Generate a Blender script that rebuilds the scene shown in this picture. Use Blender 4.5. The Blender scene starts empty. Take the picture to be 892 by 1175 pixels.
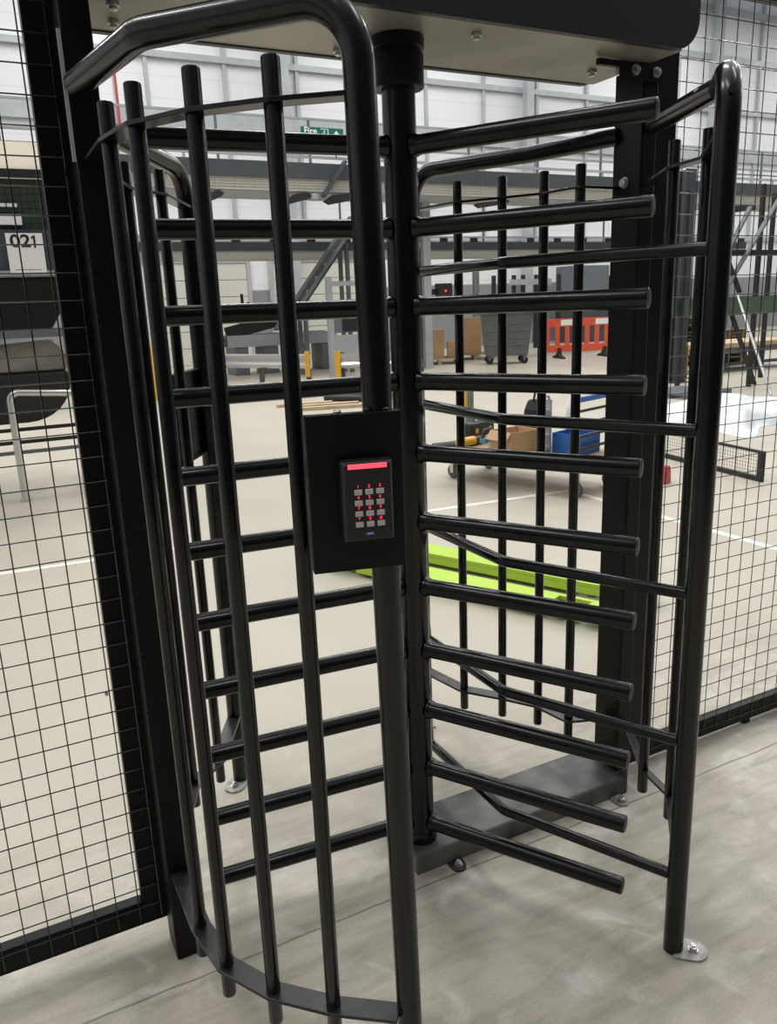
import bpy, bmesh, math, random
from mathutils import Vector, Matrix
random.seed(7)
scene = bpy.context.scene
col = scene.collection
PI = math.pi

# ------------------------------------------------------------------ materials
def nt(m):
    m.use_nodes = True
    return m.node_tree.nodes, m.node_tree.links

def mat(name, c, rough=.5, metal=0.0, c2=None, scale=6.0, rvar=0.0, bump=0.0, bscale=60.0, spec=.5, emit=None, estr=0.0, coat=0.0, lo=.35, hi=.7):
    m = bpy.data.materials.new(name)
    N, L = nt(m)
    b = N['Principled BSDF']
    b.inputs['Base Color'].default_value = (*c, 1)
    b.inputs['Roughness'].default_value = rough
    b.inputs['Metallic'].default_value = metal
    b.inputs['Specular IOR Level'].default_value = spec
    b.inputs['Coat Weight'].default_value = coat
    if emit:
        b.inputs['Emission Color'].default_value = (*emit, 1)
        b.inputs['Emission Strength'].default_value = estr
    tc = N.new('ShaderNodeTexCoord')
    if c2 is not None or rvar:
        n = N.new('ShaderNodeTexNoise'); n.inputs['Scale'].default_value = scale; n.inputs['Detail'].default_value = 6
        L.new(tc.outputs['Object'], n.inputs['Vector'])
        if c2 is not None:
            r = N.new('ShaderNodeValToRGB')
            r.color_ramp.elements[0].position = lo; r.color_ramp.elements[1].position = hi
            r.color_ramp.elements[0].color = (*c, 1); r.color_ramp.elements[1].color = (*c2, 1)
            L.new(n.outputs['Fac'], r.inputs['Fac']); L.new(r.outputs['Color'], b.inputs['Base Color'])
        if rvar:
            mr = N.new('ShaderNodeMapRange')
            mr.inputs['To Min'].default_value = max(.02, rough - rvar); mr.inputs['To Max'].default_value = min(1, rough + rvar)
            L.new(n.outputs['Fac'], mr.inputs['Value']); L.new(mr.outputs['Result'], b.inputs['Roughness'])
    if bump:
        n2 = N.new('ShaderNodeTexNoise'); n2.inputs['Scale'].default_value = bscale; n2.inputs['Detail'].default_value = 4
        L.new(tc.outputs['Object'], n2.inputs['Vector'])
        bp = N.new('ShaderNodeBump'); bp.inputs['Strength'].default_value = bump; bp.inputs['Distance'].default_value = .004
        L.new(n2.outputs['Fac'], bp.inputs['Height']); L.new(bp.outputs['Normal'], b.inputs['Normal'])
    return m

M = {}
M['black'] = mat('black_powder_coat', (.0028, .0032, .0037), .22, c2=(.004, .0045, .005), scale=9, rvar=.04, bump=.012, bscale=160, spec=.42)
M['black_flat'] = mat('black_powder_coat_satin', (.0035, .004, .0045), .42, c2=(.005, .0055, .006), scale=5, rvar=.06, bump=.06, bscale=260, spec=.22)
M['dusty'] = mat('dusty_black_paint', (.045, .045, .044), .5, c2=(.24, .23, .21), scale=7, rvar=.1, lo=.40, hi=.75)
M['scuffed'] = mat('scuffed_black_paint', (.010, .010, .011), .38, c2=(.06, .058, .054), scale=18, rvar=.1, lo=.48, hi=.9)
M['canopy'] = mat('canopy_dark_paint', (.014, .017, .020), .45, c2=(.018, .021, .025), scale=3, rvar=.06)
M['under'] = mat('bounce_toned_steel_underside', (.34, .32, .28), .42, metal=.35, c2=(.27, .255, .225), scale=4, rvar=.12)  # bare steel grey with warm floor bounce put into the colour
M['zinc'] = mat('zinc_bolt', (.62, .62, .60), .3, metal=.9, c2=(.45, .45, .44), scale=40)
M['foil'] = mat('dusty_bare_plate', (.50, .49, .46), .45, metal=.3, c2=(.22, .21, .20), scale=40, rvar=.15)
M['wire'] = mat('black_wire', (.007, .007, .008), .22, spec=1.0)
M['reader'] = mat('reader_plastic', (.011, .012, .013), .42, bump=.04, bscale=500)
M['key'] = mat('silver_key', (.62, .59, .56), .45, c2=(.55, .52, .49), scale=80)
M['red_led'] = mat('red_indicator', (.8, .03, .04), .4, emit=(1, .06, .09), estr=1.6)
M['red_digit'] = mat('red_digit', (.8, .02, .05), .4, emit=(1, .03, .07), estr=1.3)
M['badge'] = mat('blue_badge', (.03, .08, .35), .35)
M['white'] = mat('white_paint', (.93, .93, .93), .5)
M['ink'] = mat('black_ink', (.01, .01, .01), .6)
M['greyink'] = mat('grey_ink', (.25, .25, .25), .6)
M['galv'] = mat('galvanised_steel', (.50, .53, .56), .5, metal=.2, c2=(.42, .45, .48), scale=3)
M['steel'] = mat('bright_steel_tube', (.62, .62, .62), .28, metal=.8)
M['dark_steel'] = mat('dark_grey_steel', (.055, .065, .075), .5, c2=(.07, .08, .09), scale=2)
M['mid_steel'] = mat('mid_grey_steel', (.13, .15, .17), .5, c2=(.16, .18, .20), scale=2)
M['light_steel'] = mat('light_grey_steel', (.36, .38, .40), .5, c2=(.42, .44, .46), scale=2)
M['near_black'] = mat('near_black_steel', (.015, .017, .018), .5)
M['rubber'] = mat('black_rubber', (.018, .018, .018), .75)
M['cream'] = mat('cream_panel', (.93, .86, .72), .5, c2=(.95, .89, .77), scale=2, emit=(1, .90, .72), estr=.22)  # weak emission added so the panel looks lit through
M['tray'] = mat('perforated_cream_tray', (.50, .49, .44), .6)
M['green'] = mat('dark_green_panel', (.065, .105, .07), .5, c2=(.085, .13, .09), scale=6)
M['yellow'] = mat('safety_yellow', (.75, .42, .02), .45, c2=(.68, .36, .02), scale=6)
M['orange'] = mat('barrier_orange_red', (.78, .12, .06), .5, c2=(.70, .10, .05), scale=5)
M['bin'] = mat('grey_bin_plastic', (.10, .105, .105), .55, c2=(.13, .135, .135), scale=4)
M['card'] = mat('brown_cardboard', (.52, .33, .18), .75, c2=(.58, .38, .22), scale=4)
M['wood'] = mat('pale_pallet_wood', (.46, .34, .22), .75, c2=(.58, .45, .30), scale=9)
M['stackwood'] = mat('weathered_pallet_wood', (.16, .11, .07), .8, c2=(.26, .19, .13), scale=7)
M['darkwood'] = mat('brown_timber', (.20, .13, .08), .75, c2=(.30, .21, .14), scale=9)
M['lime'] = mat('lime_green_paint', (.42, .62, .045), .38, c2=(.46, .66, .06), scale=5)
M['blue'] = mat('blue_plastic', (.02, .12, .45), .45, c2=(.03, .15, .52), scale=6)
M['teal'] = mat('teal_plastic', (.10, .28, .38), .45)
M['red'] = mat('red_plastic', (.55, .03, .03), .45)
M['pipe_red'] = mat('red_pipe_paint', (.50, .06, .05), .5)
M['tyre'] = mat('grey_castor_rubber', (.09, .10, .11), .6)
M['sign_green'] = mat('exit_sign_green', (.0, .16, .12), .45)
M['sign_white'] = mat('exit_sign_white', (.85, .9, .88), .45)
M['deck'] = mat('plywood_deck', (.46, .32, .19), .7, c2=(.40, .27, .16), scale=7)
M['plastic'] = mat('white_polythene', (.80, .82, .84), .28, c2=(.60, .66, .74), scale=3, bump=.6, bscale=14, lo=.4, hi=.8)
M['bag'] = mat('black_fabric', (.012, .012, .014), .8, bump=.3, bscale=60)
M['greyfabric'] = mat('grey_fabric', (.10, .10, .11), .8)
M['dock'] = mat('dock_door_panel', (.66, .665, .60), .5, c2=(.62, .62, .56), scale=1)
M['yellow_line'] = mat('floor_line_paint', (.80, .78, .72), .5, c2=(.60, .57, .50), scale=22, lo=.5, hi=.75)
M['rope'] = mat('shiny_clear_sack', (.22, .20, .17), .25, c2=(.34, .32, .28), scale=7, bump=.8, bscale=20)

# floor: polished concrete, front tone mixes a dustier finish with dimmer light painted in
def floor_material():
    m = bpy.data.materials.new('polished_concrete'); N, L = nt(m); b = N['Principled BSDF']
    tc = N.new('ShaderNodeTexCoord')
    def noise(sc, det=8, dist=0.0, vec=None):
        n = N.new('ShaderNodeTexNoise'); n.inputs['Scale'].default_value = sc; n.inputs['Detail'].default_value = det
        n.inputs['Distortion'].default_value = dist
        L.new(vec or tc.outputs['Object'], n.inputs['Vector']); return n.outputs['Fac']
    def ramp(f, stops):
        r = N.new('ShaderNodeValToRGB'); e = r.color_ramp.elements
        for i, (p, c) in enumerate(stops):
            k = e[i] if i < 2 else e.new(p)
            k.position = p; k.color = (*c, 1)
        L.new(f, r.inputs['Fac']); return r.outputs['Color']
    def mix(f, a, c, typ='MIX'):
        x = N.new('ShaderNodeMixRGB'); x.blend_type = typ
        if isinstance(f, float): x.inputs[0].default_value = f
        else: L.new(f, x.inputs[0])
        L.new(a, x.inputs[1]); L.new(c, x.inputs[2]); return x.outputs[0]
    mp = N.new('ShaderNodeMapping'); mp.inputs['Rotation'].default_value = (0, 0, .5); mp.inputs['Scale'].default_value = (1, 5, 1)
    L.new(tc.outputs['Object'], mp.inputs['Vector'])
    far = ramp(noise(.9, 6), [(.3, (.455, .418, .345)), (.7, (.515, .475, .395))])
    n1 = ramp(noise(2.3, 9, .6), [(.30, (.35, .315, .25)), (.52, (.475, .435, .36)), (.72, (.60, .56, .48))])
    n2 = ramp(noise(3.2, 8, .8, mp.outputs[0]), [(.33, (.68, .675, .66)), (.62, (1.14, 1.14, 1.14))])
    near = mix(.7, n1, n2, 'MULTIPLY')
    pale = ramp(noise(5.5, 10, 1.2), [(.56, (0, 0, 0)), (.70, (1, 1, 1))])
    dustc = N.new('ShaderNodeRGB'); dustc.outputs[0].default_value = (.74, .715, .665, 1)
    pf = N.new('ShaderNodeMath'); pf.operation = 'MULTIPLY'; pf.inputs[1].default_value = .5; L.new(pale, pf.inputs[0])
    near = mix(pf.outputs[0], near, dustc.outputs[0])
    sep = N.new('ShaderNodeSeparateXYZ'); L.new(tc.outputs['Object'], sep.inputs[0])
    mr = N.new('ShaderNodeMapRange'); mr.interpolation_type = 'SMOOTHSTEP'
    mr.inputs['From Min'].default_value = -.10; mr.inputs['From Max'].default_value = .95
    L.new(sep.outputs['Y'], mr.inputs['Value'])
    base = mix(mr.outputs[0], near, far)
    # fine speckle
    sp = ramp(noise(160, 3), [(.38, (.86, .86, .86)), (.55, (1.02, 1.02, 1.02))])
    base = mix(.6, base, sp, 'MULTIPLY')
    # saw-cut joint along y = -0.119 (slightly wandering)
    w = N.new('ShaderNodeTexNoise'); w.inputs['Scale'].default_value = 7; w.inputs['Detail'].default_value = 6; L.new(tc.outputs['Object'], w.inputs['Vector'])
    a = N.new('ShaderNodeMath'); a.operation = 'MULTIPLY_ADD'; a.inputs[1].default_value = .014; L.new(w.outputs['Fac'], a.inputs[0]); L.new(sep.outputs['Y'], a.inputs[2])
    s = N.new('ShaderNodeMath'); s.operation = 'ADD'; s.inputs[1].default_value = .112; L.new(a.outputs[0], s.inputs[0])
    ab = N.new('ShaderNodeMath'); ab.operation = 'ABSOLUTE'; L.new(s.outputs[0], ab.inputs[0])
    j = N.new('ShaderNodeMapRange'); j.inputs['From Min'].default_value = .0012; j.inputs['From Max'].default_value = .0042
    j.inputs['To Min'].default_value = .75; j.inputs['To Max'].default_value = 0
    L.new(ab.outputs[0], j.inputs['Value'])
    dk = N.new('ShaderNodeRGB'); dk.outputs[0].default_value = (.10, .09, .08, 1)
    base = mix(j.outputs[0], base, dk.outputs[0])
    L.new(base, b.inputs['Base Color'])
    rr = N.new('ShaderNodeMapRange'); rr.inputs['To Min'].default_value = .38; rr.inputs['To Max'].default_value = .62
    L.new(noise(4, 8), rr.inputs['Value']); L.new(rr.outputs[0], b.inputs['Roughness'])
    b.inputs['Specular IOR Level'].default_value = .35
    bp = N.new('ShaderNodeBump'); bp.inputs['Strength'].default_value = .08; bp.inputs['Distance'].default_value = .003
    L.new(noise(90, 4), bp.inputs['Height']); L.new(bp.outputs[0], b.inputs['Normal'])
    return m

def cladding_material():
    m = bpy.data.materials.new('white_wall_cladding'); N, L = nt(m); b = N['Principled BSDF']
    tc = N.new('ShaderNodeTexCoord'); sep = N.new('ShaderNodeSeparateXYZ'); L.new(tc.outputs['Object'], sep.inputs[0])
    # grey lower band, white above
    mr = N.new('ShaderNodeMapRange'); mr.inputs['From Min'].default_value = 2.05; mr.inputs['From Max'].default_value = 2.10
    L.new(sep.outputs['Z'], mr.inputs['Value'])
    x = N.new('ShaderNodeMixRGB'); L.new(mr.outputs[0], x.inputs[0])
    x.inputs[1].default_value = (.26, .275, .29, 1); x.inputs[2].default_value = (.83, .86, .89, 1)
    # horizontal panel seams every 0.55 m
    mo = N.new('ShaderNodeMath'); mo.operation = 'PINGPONG'; mo.inputs[1].default_value = .275; L.new(sep.outputs['Z'], mo.inputs[0])
    sm = N.new('ShaderNodeMapRange'); sm.inputs['From Min'].default_value = .0; sm.inputs['From Max'].default_value = .02
    sm.inputs['To Min'].default_value = .86; sm.inputs['To Max'].default_value = 1
    L.new(mo.outputs[0], sm.inputs['Value'])
    y = N.new('ShaderNodeMixRGB'); y.blend_type = 'MULTIPLY'; y.inputs[0].default_value = 1; L.new(x.outputs[0], y.inputs[1]); L.new(sm.outputs[0], y.inputs[2])
    L.new(y.outputs[0], b.inputs['Base Color']); b.inputs['Roughness'].default_value = .55
    return m
M['floor'] = floor_material(); M['clad'] = cladding_material()

# ------------------------------------------------------------------ mesh builder
class MB:
    def __init__(s): s.v = []; s.f = []; s.sm = []
    def add(s, vs, fs, smooth=False):
        o = len(s.v); s.v += [tuple(v) for v in vs]
        for f in fs: s.f.append([o + i for i in f]); s.sm.append(smooth)
    def box(s, c, d, rot=None):
        x, y, z = d[0] / 2, d[1] / 2, d[2] / 2
        vs = [Vector((a * x, b * y, e * z)) for a in (-1, 1) for b in (-1, 1) for e in (-1, 1)]
        if rot is not None: vs = [rot @ v for v in vs]
        vs = [v + Vector(c) for v in vs]
        s.add(vs, [(0, 1, 3, 2), (4, 6, 7, 5), (0, 4, 5, 1), (2, 3, 7, 6), (0, 2, 6, 4), (1, 5, 7, 3)])
        return s
    def bb(s, lo, hi):
        return s.box([(a + b) / 2 for a, b in zip(lo, hi)], [b - a for a, b in zip(lo, hi)])
    def bar(s, a, b, w, h, up=(0, 0, 1)):
        a, b = Vector(a), Vector(b); d = (b - a); l = d.length; d.normalize(); u = Vector(up)
        if abs(d.dot(u)) > .99: u = Vector((1, 0, 0))
        sx = d.cross(u).normalized(); uz = sx.cross(d)
        R = Matrix((d, sx, uz)).transposed()
        return s.box((a + b) / 2, (l, w, h), R)
    def tube(s, pts, r, seg=14, fillet=0.0, capround=0.0, cap=True, flare=None):
        P = [Vector(p) for p in pts]
        if fillet:
            fl = fillet if isinstance(fillet, (list, tuple)) else [fillet] * (len(P) - 2)
            out = [P[0]]
            for i in range(1, len(P) - 1):
                R = fl[i - 1]; d1 = (P[i - 1] - P[i]).normalized(); d2 = (P[i + 1] - P[i]).normalized()
                ang = d1.angle(d2); t = min(R / math.tan(ang / 2), (P[i - 1] - P[i]).length * .49, (P[i + 1] - P[i]).length * .49)
                Re = t * math.tan(ang / 2)
                cdir = (d1 + d2).normalized(); cen = P[i] + cdir * (Re / math.sin(ang / 2))
                a0 = P[i] + d1 * t - cen; a1 = P[i] + d2 * t - cen
                n = max(2, int((PI - ang) / .16)); ax = a0.cross(a1).normalized(); tot = a0.angle(a1)
                for k in range(n + 1): out.append(cen + Matrix.Rotation(tot * k / n, 3, ax) @ a0)
            out.append(P[-1]); P = out
        rings = []; rad = []
        n = len(P); u = None
        for i in range(n):
            t = (P[min(i + 1, n - 1)] - P[max(i - 1, 0)]).normalized()
            if u is None:
                u = t.orthogonal().normalized()
            else:
                u = (u - t * u.dot(t)).normalized()
            w = t.cross(u)
            rr = r[i] if isinstance(r, (list, tuple)) else r
            rings.append((P[i], t, u, w, rr))
        seq = []
        if capround:
            p, t, a, b, rr = rings[0]
            seq.append((p, a, b, rr - capround)); seq.append((p + t * capround * .35, a, b, rr - capround * .3)); seq.append((p + t * capround, a, b, rr))
            for q in rings[1:-1]: seq.append((q[0], q[2], q[3], q[4]))
            p, t, a, b, rr = rings[-1]
            seq.append((p - t * capround, a, b, rr)); seq.append((p - t * capround * .35, a, b, rr - capround * .3)); seq.append((p, a, b, rr - capround))
        else:
            seq = [(q[0], q[2], q[3], q[4]) for q in rings]
        vs = []; fs = []
        for p, a, b, rr in seq:
            for k in range(seg):
                th = 2 * PI * k / seg; vs.append(p + a * (rr * math.cos(th)) + b * (rr * math.sin(th)))
        for i in range(len(seq) - 1):
            for k in range(seg):
                k2 = (k + 1) % seg; fs.append((i * seg + k, i * seg + k2, (i + 1) * seg + k2, (i + 1) * seg + k))
        s.add(vs, fs, True)
        if cap:
            o = len(s.v) - len(vs)
            s.f.append([o + k for k in range(seg)][::-1]); s.sm.append(False)
            s.f.append([o + (len(seq) - 1) * seg + k for k in range(seg)]); s.sm.append(False)
        return s
    def lathe(s, prof, c=(0, 0, 0), seg=20, axis='Z'):
        vs = []; fs = []
        for (r, z) in prof:
            for k in range(seg):
                a = 2 * PI * k / seg; v = (r * math.cos(a), r * math.sin(a), z)
                if axis == 'Y': v = (v[0], v[2], v[1])
                if axis == 'X': v = (v[2], v[0], v[1])
                vs.append((v[0] + c[0], v[1] + c[1], v[2] + c[2]))
        for i in range(len(prof) - 1):
            for k in range(seg):
                k2 = (k + 1) % seg; fs.append((i * seg + k, i * seg + k2, (i + 1) * seg + k2, (i + 1) * seg + k))
        fs.append(tuple(range(seg))[::-1]); fs.append(tuple((len(prof) - 1) * seg + k for k in range(seg)))
        s.add(vs, fs, True); return s
    def prism(s, poly, z0, z1, fn=None):
        n = len(poly); fn = fn or (lambda x, y, z: (x, y, z))
        vs = [fn(x, y, z0) for x, y in poly] + [fn(x, y, z1) for x, y in poly]
        fs = [tuple(range(n))[::-1], tuple(range(n, 2 * n))] + [(i, (i + 1) % n, n + (i + 1) % n, n + i) for i in range(n)]
        s.add(vs, fs); return s
    def ribbon(s, pts, z, w, t):
        P = [Vector((p[0], p[1])) for p in pts]; L_, R_ = [], []
        for i, p in enumerate(P):
            if i == 0: d = (P[1] - P[0]).normalized(); m = 1
            elif i == len(P) - 1: d = (P[-1] - P[-2]).normalized(); m = 1
            else:
                d1 = (p - P[i - 1]).normalized(); d2 = (P[i + 1] - p).normalized(); d = (d1 + d2).normalized(); m = 1 / max(.5, d.dot(d1))
            nn = Vector((-d.y, d.x)) * (w / 2 * m); L_.append(p + nn); R_.append(p - nn)
        vs = []; fs = []
        for a, b in zip(L_, R_): vs += [(a.x, a.y, z - t / 2), (b.x, b.y, z - t / 2), (b.x, b.y, z + t / 2), (a.x, a.y, z + t / 2)]
        for i in range(len(P) - 1):
            o = 4 * i
            for k in range(4): fs.append((o + k, o + (k + 1) % 4, o + 4 + (k + 1) % 4, o + 4 + k))
        fs.append((0, 1, 2, 3)[::-1]); o = 4 * (len(P) - 1); fs.append((o, o + 1, o + 2, o + 3))
        s.add(vs, fs); return s
    def build(s, name, m, parent=None, bevel=0.0, bseg=2, loc=None):
        me = bpy.data.meshes.new(name); me.from_pydata(s.v, [], s.f)
        bm = bmesh.new(); bm.from_mesh(me); bmesh.ops.recalc_face_normals(bm, faces=bm.faces); bm.to_mesh(me); bm.free()
        if any(s.sm):
            me.polygons.foreach_set('use_smooth', [True] * len(me.polygons))
            me.set_sharp_from_angle(angle=math.radians(38))
        me.materials.append(m)
        o = bpy.data.objects.new(name, me); col.objects.link(o)
        if parent is not None: o.parent = parent
        if loc is not None: o.location = loc
        if bevel:
            b = o.modifiers.new('edge', 'BEVEL'); b.width = bevel; b.segments = bseg; b.limit_method = 'ANGLE'
        return o

def tag(o, label=None, cat=None, group=None, kind=None):
    if label: o['label'] = label
    if cat: o['category'] = cat
    if group: o['group'] = group
    if kind: o['kind'] = kind
    return o
def thing(name, label, cat, loc=(0, 0, 0), rz=0.0, group=None):
    o = bpy.data.objects.new(name, None); col.objects.link(o); o.location = loc; o.rotation_euler = (0, 0, rz)
    o.empty_display_size = .1
    return tag(o, label, cat, group)
def struct(o): o['kind'] = 'structure'; return o
def link_copy(o, parent, loc=None, rot=None):
    c = o.copy(); col.objects.link(c); c.parent = parent
    if loc is not None: c.location = loc
    if rot is not None: c.rotation_euler = rot
    return c
def text_mesh(name, body, size, m, parent, mtx, depth=.0004, align='CENTER', stretch=1.0, bold=0.0):
    cu = bpy.data.curves.new(name, 'FONT'); cu.body = body; cu.size = size; cu.extrude = depth; cu.offset = bold; cu.align_x = align; cu.align_y = 'CENTER'
    t = bpy.data.objects.new(name + '_tmp', cu); col.objects.link(t)
    dg = bpy.context.evaluated_depsgraph_get(); me = bpy.data.meshes.new_from_object(t.evaluated_get(dg))
    bpy.data.objects.remove(t); me.name = name
    me.materials.clear(); me.materials.append(m)
    o = bpy.data.objects.new(name, me); col.objects.link(o); o.parent = parent
    o.matrix_local = mtx @ Matrix.Diagonal((stretch, 1, 1, 1))
    return o

# ------------------------------------------------------------------ camera
cam = bpy.data.cameras.new('camera'); cam.sensor_fit = 'HORIZONTAL'; cam.sensor_width = 36; cam.lens = 36 * 909.6 / 892
cam.clip_start = .05; cam.clip_end = 200
co = bpy.data.objects.new('camera', cam); col.objects.link(co); scene.camera = co
yaw, pitch, roll = .4648, .2561, -.0381
f = Vector((math.sin(yaw) * math.cos(pitch), math.cos(yaw) * math.cos(pitch), -math.sin(pitch)))
r = Vector((math.cos(yaw), -math.sin(yaw), 0)); u = r.cross(f)
r2 = r * math.cos(roll) + u * math.sin(roll); u2 = -r * math.sin(roll) + u * math.cos(roll)
co.matrix_world = Matrix.Translation((-.9243, -1.7151, 1.5232)) @ Matrix((r2, u2, -f)).transposed().to_4x4()

# ------------------------------------------------------------------ setting
struct(MB().bb((-14, -6, -.2), (40, 22.3, 0)).build('floor', M['floor']))
struct(MB().bb((-14, 22, 0), (40, 22.3, 15)).build('wall_back', M['clad']))
struct(MB().bb((-14.3, -6, 0), (-14, 22.3, 15)).build('wall_left', M['clad']))
struct(MB().bb((40, -6, 0), (40.3, 22.3, 15)).build('wall_right', M['clad']))
tn = [0]
def trim(mb, m):
    tn[0] += 1; return struct(mb.build('trim_%d' % tn[0], m))
# galvanised wall rails and studs of the back wall
for z, h in ((3.55, .16), (4.95, .14), (6.62, .40), (8.2, .16), (10.0, .20), (11.6, .20), (13.4, .2)):
    trim(MB().bb((-14, 21.86, z - h / 2), (40, 21.998, z + h / 2)), M['galv'])
for i in range(23):
    x = -13 + i * 2.15
    trim(MB().bb((x - .05, 21.90, 3.6), (x + .05, 21.996, 15)), M['galv'])
for i in range(6):
    x = -9.2 + i * 8.6
    trim(MB().bb((x - .14, 21.6, 0), (x + .14, 21.855, 15)), M['galv'])
# loading dock doors
def dock_door(n, x0, x1, z1):
    fr = struct(MB().bb((x0 - .12, 21.9, 0), (x0, 21.998, z1 + .12)).bb((x1, 21.9, 0), (x1 + .12, 21.998, z1 + .12)).bb((x0, 21.9, z1), (x1, 21.998, z1 + .12)).build('door_%d' % n, M['galv']))
    k = 6
    mb = MB()
    for i in range(k): mb.bb((x0 + .003, 21.93, i * z1 / k + .008), (x1 - .003, 21.99, (i + 1) * z1 / k - .008))
    mb.build('door_panel', M['dock'], fr, bevel=.006)
dock_door(1, 2.6, 6.55, 2.86); dock_door(2, 7.35, 10.4, 2.86)
# painted lines
trim(MB().bar((-3.0, 3.68, .001), (3.29, 3.235, .001), .06, .002), M['yellow_line'])
trim(MB().bar((3.21, 3.20, .001), (3.25, -1.2, .001), .06, .002), M['yellow_line'])
trim(MB().tube([(3.33, 21.6, 5.7), (3.33, 21.6, 15)], .035, 8), M['pipe_red'])

# ------------------------------------------------------------------ turnstile
turn = thing('full_height_turnstile', 'black full height turnstile with rotor arms and curved bar cages on concrete floor', 'turnstile')
S = .175; Z11 = .1158
def za(i): return Z11 + (11 - i) * S
# posts
MB().bb((-.705, -.045, 0), (-.650, .048, 2.085)).build('post', M['black_flat'], turn, bevel=.004)
pr_ = MB().bb((.690, -.039, .0), (.742, .066, 2.085)).build('post', M['black_flat'], turn, bevel=.004)
MB().bb((-.712, -.047, 1.80), (-.7055, -.041, 2.02)).build('cover_strip', M['galv'], turn)
MB().lathe([(0.001, -.008), (.011, -.008), (.011, 0), (.015, 0), (.015, .003)], (.6885, .018, 1.814), 12, 'X').build('bolt', M['zinc'], turn)
# rotor
shaft = MB().tube([(0, 0, .062), (0, 0, 1.99)], .038, 32).build('rotor_shaft', M['black'], turn)
MB().lathe([(.046, .0601), (.046, .082), (.039, .09)], (0, 0, 0), 28).build('shaft_foot', M['black'], turn)
MB().lathe([(.036, 1.985), (.056, 1.985), (.058, 1.989), (.058, 2.052), (.054, 2.055), (.054, 2.060), (.060, 2.064), (.060, 2.0845)], (0, 0, 0), 32).build('bearing_collar', M['black_flat'], turn, )
am = MB().tube([(.034, 0, 0), (.045, 0, 0), (.053, 0, 0), (.5685, 0, 0)], [.0265, .0240, .0213, .0213], 18, capround=.003)
arm0 = None
for az in (-3.2259, -1.0135, 1.0219):
    for i in range(1, 12):
        if arm0 is None:
            arm0 = am.build('rotor_arm', M['black'], shaft); a = arm0
            arm0.data.materials.append(M['black_flat'])
            for pg in arm0.data.polygons:
                if pg.center.x > .566 and pg.normal.x > .9: pg.material_index = 1
        else: a = link_copy(arm0, shaft)
        a.location = (0, 0, za(i)); a.rotation_euler = (0, 0, az)
# base rail
br = MB().prism([(-.075, 0), (-.075, .055), (-.070, .06), (.115, .06), (.12, .055), (.12, 0)], -.055, .706, lambda x, y, z: (z, x, y)).build('base_rail', M['dusty'], turn, bevel=.003)
def foot_tab(x, y, ang, parent, m, rr=.03, ln=.05, z=.0):
    poly = [(0, -rr), (ln, -rr)] + [(ln + rr * math.sin(PI * k / 10), -rr * math.cos(PI * k / 10)) for k in range(1, 10)] + [(ln, rr), (0, rr)]
    o = MB().prism(poly, 0, .006).build('foot_plate', m, parent); o.location = (x, y, z); o.rotation_euler = (0, 0, ang)
    b = MB().lathe([(.0125, .006), (.0125, .009), (.009, .009), (.009, .016), (.006, .017), (.006, .021)], (ln, 0, 0), 12).build('bolt', M['zinc'], o)
    return o
foot_tab(.062, -.070, -PI / 2, turn, M['scuffed'], .022, .030)
foot_tab(.655, -.070, -PI / 2, turn, M['foil'], .022, .035)
MB().prism([(0, 0), (.10, 0), (0, .07)], -.003, .003, lambda x, y, z: (.70 + z, -.076 - x * .0 + y * .0 + x * .3, .06 + y)).build('gusset', M['dusty'], turn)
# canopy
R_ = .07
prof = [(-.698, 2.45), (-.698, 2.085)] + [(.735 - R_ + R_ * math.sin(a), 2.085 + R_ - R_ * math.cos(a)) for a in [PI / 2 * k / 8 for k in range(9)]] + [(.735, 2.45)]
can = MB()
can.prism(prof, -.170, -.150, lambda x, y, z: (x, z, y))
can.prism(prof, .165, .185, lambda x, y, z: (x, z, y))
can.bb((-.698, -.15, 2.43), (.735, .165, 2.45)).bb((-.698, -.15, 2.0955), (-.682, .165, 2.43)).bb((.715, -.15, 2.16), (.735, .165, 2.43))
can = can.build('canopy', M['canopy'], turn, bevel=.002)
und = MB().bb((-.681, -.1495, 2.088), (.70, .1645, 2.094)).build('underside_panel', M['under'], can)
for (x, y) in ((-.60, .0), (-.585, .10), (-.09, .115), (.15, -.09), (.60, .055)):
    MB().lathe([(.004, 2.073), (.008, 2.075), (.008, 2.080), (.012, 2.081), (.012, 2.0875)], (x, y, 0), 12).build('bolt', M['zinc'], can)
bk = MB().bb((.60, -.052, 2.045), (.747, -.046, 2.086)).bb((.53, -.052, 2.070), (.60, -.040, 2.0845)).build('bracket', M['black_flat'], turn)
for x in (.645, .715): MB().lathe([(.001, -.066), (.009, -.064), (.009, -.058), (.013, -.057), (.013, -.0525)], (x, 0, 2.066), 12, 'Y').build('bolt', M['zinc'], bk)

# guard cages
RT = .0229
def cage(top, bars, flat, footrot, name='guard_frame', low=None, lw=.042):
    fr = MB().tube(top, RT, 24, fillet=[.07] + [.085] * (len(top) - 3)).build(name, M['black'], turn)
    bm0 = None
    for (x, y) in bars:
        if bm0 is None: bm0 = MB().tube([(0, 0, .168), (0, 0, 1.862)], .0137, 16, capround=.0035).build('cage_bar', M['black'], fr); b = bm0
        else: b = link_copy(bm0, fr)
        b.location = (x, y, 0)
    MB().ribbon(flat, 1.803, .036, .007).build('flat_rail', M['black'], fr, bevel=.001)
    MB().ribbon(low or flat, .2385, lw, .008).build('flat_rail', M['scuffed'], fr, bevel=.001)
    x, y, _ = top[-1]
    foot_tab(x, y, footrot, fr, M['foil'], .033, .045)
    return fr
fl = [(-.6745, -.2357), (-.6539, -.3656), (-.5914, -.4736), (-.5024, -.5619)]
fr_ = [(.5675, -.2713), (.5402, -.3943)]
brs = [(.5671, .0504), (.5441, .1755), (.4762, .2792), (.3946, .3879)]
bls = [(-.5571, .3071), (-.4613, .3889)]
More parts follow.
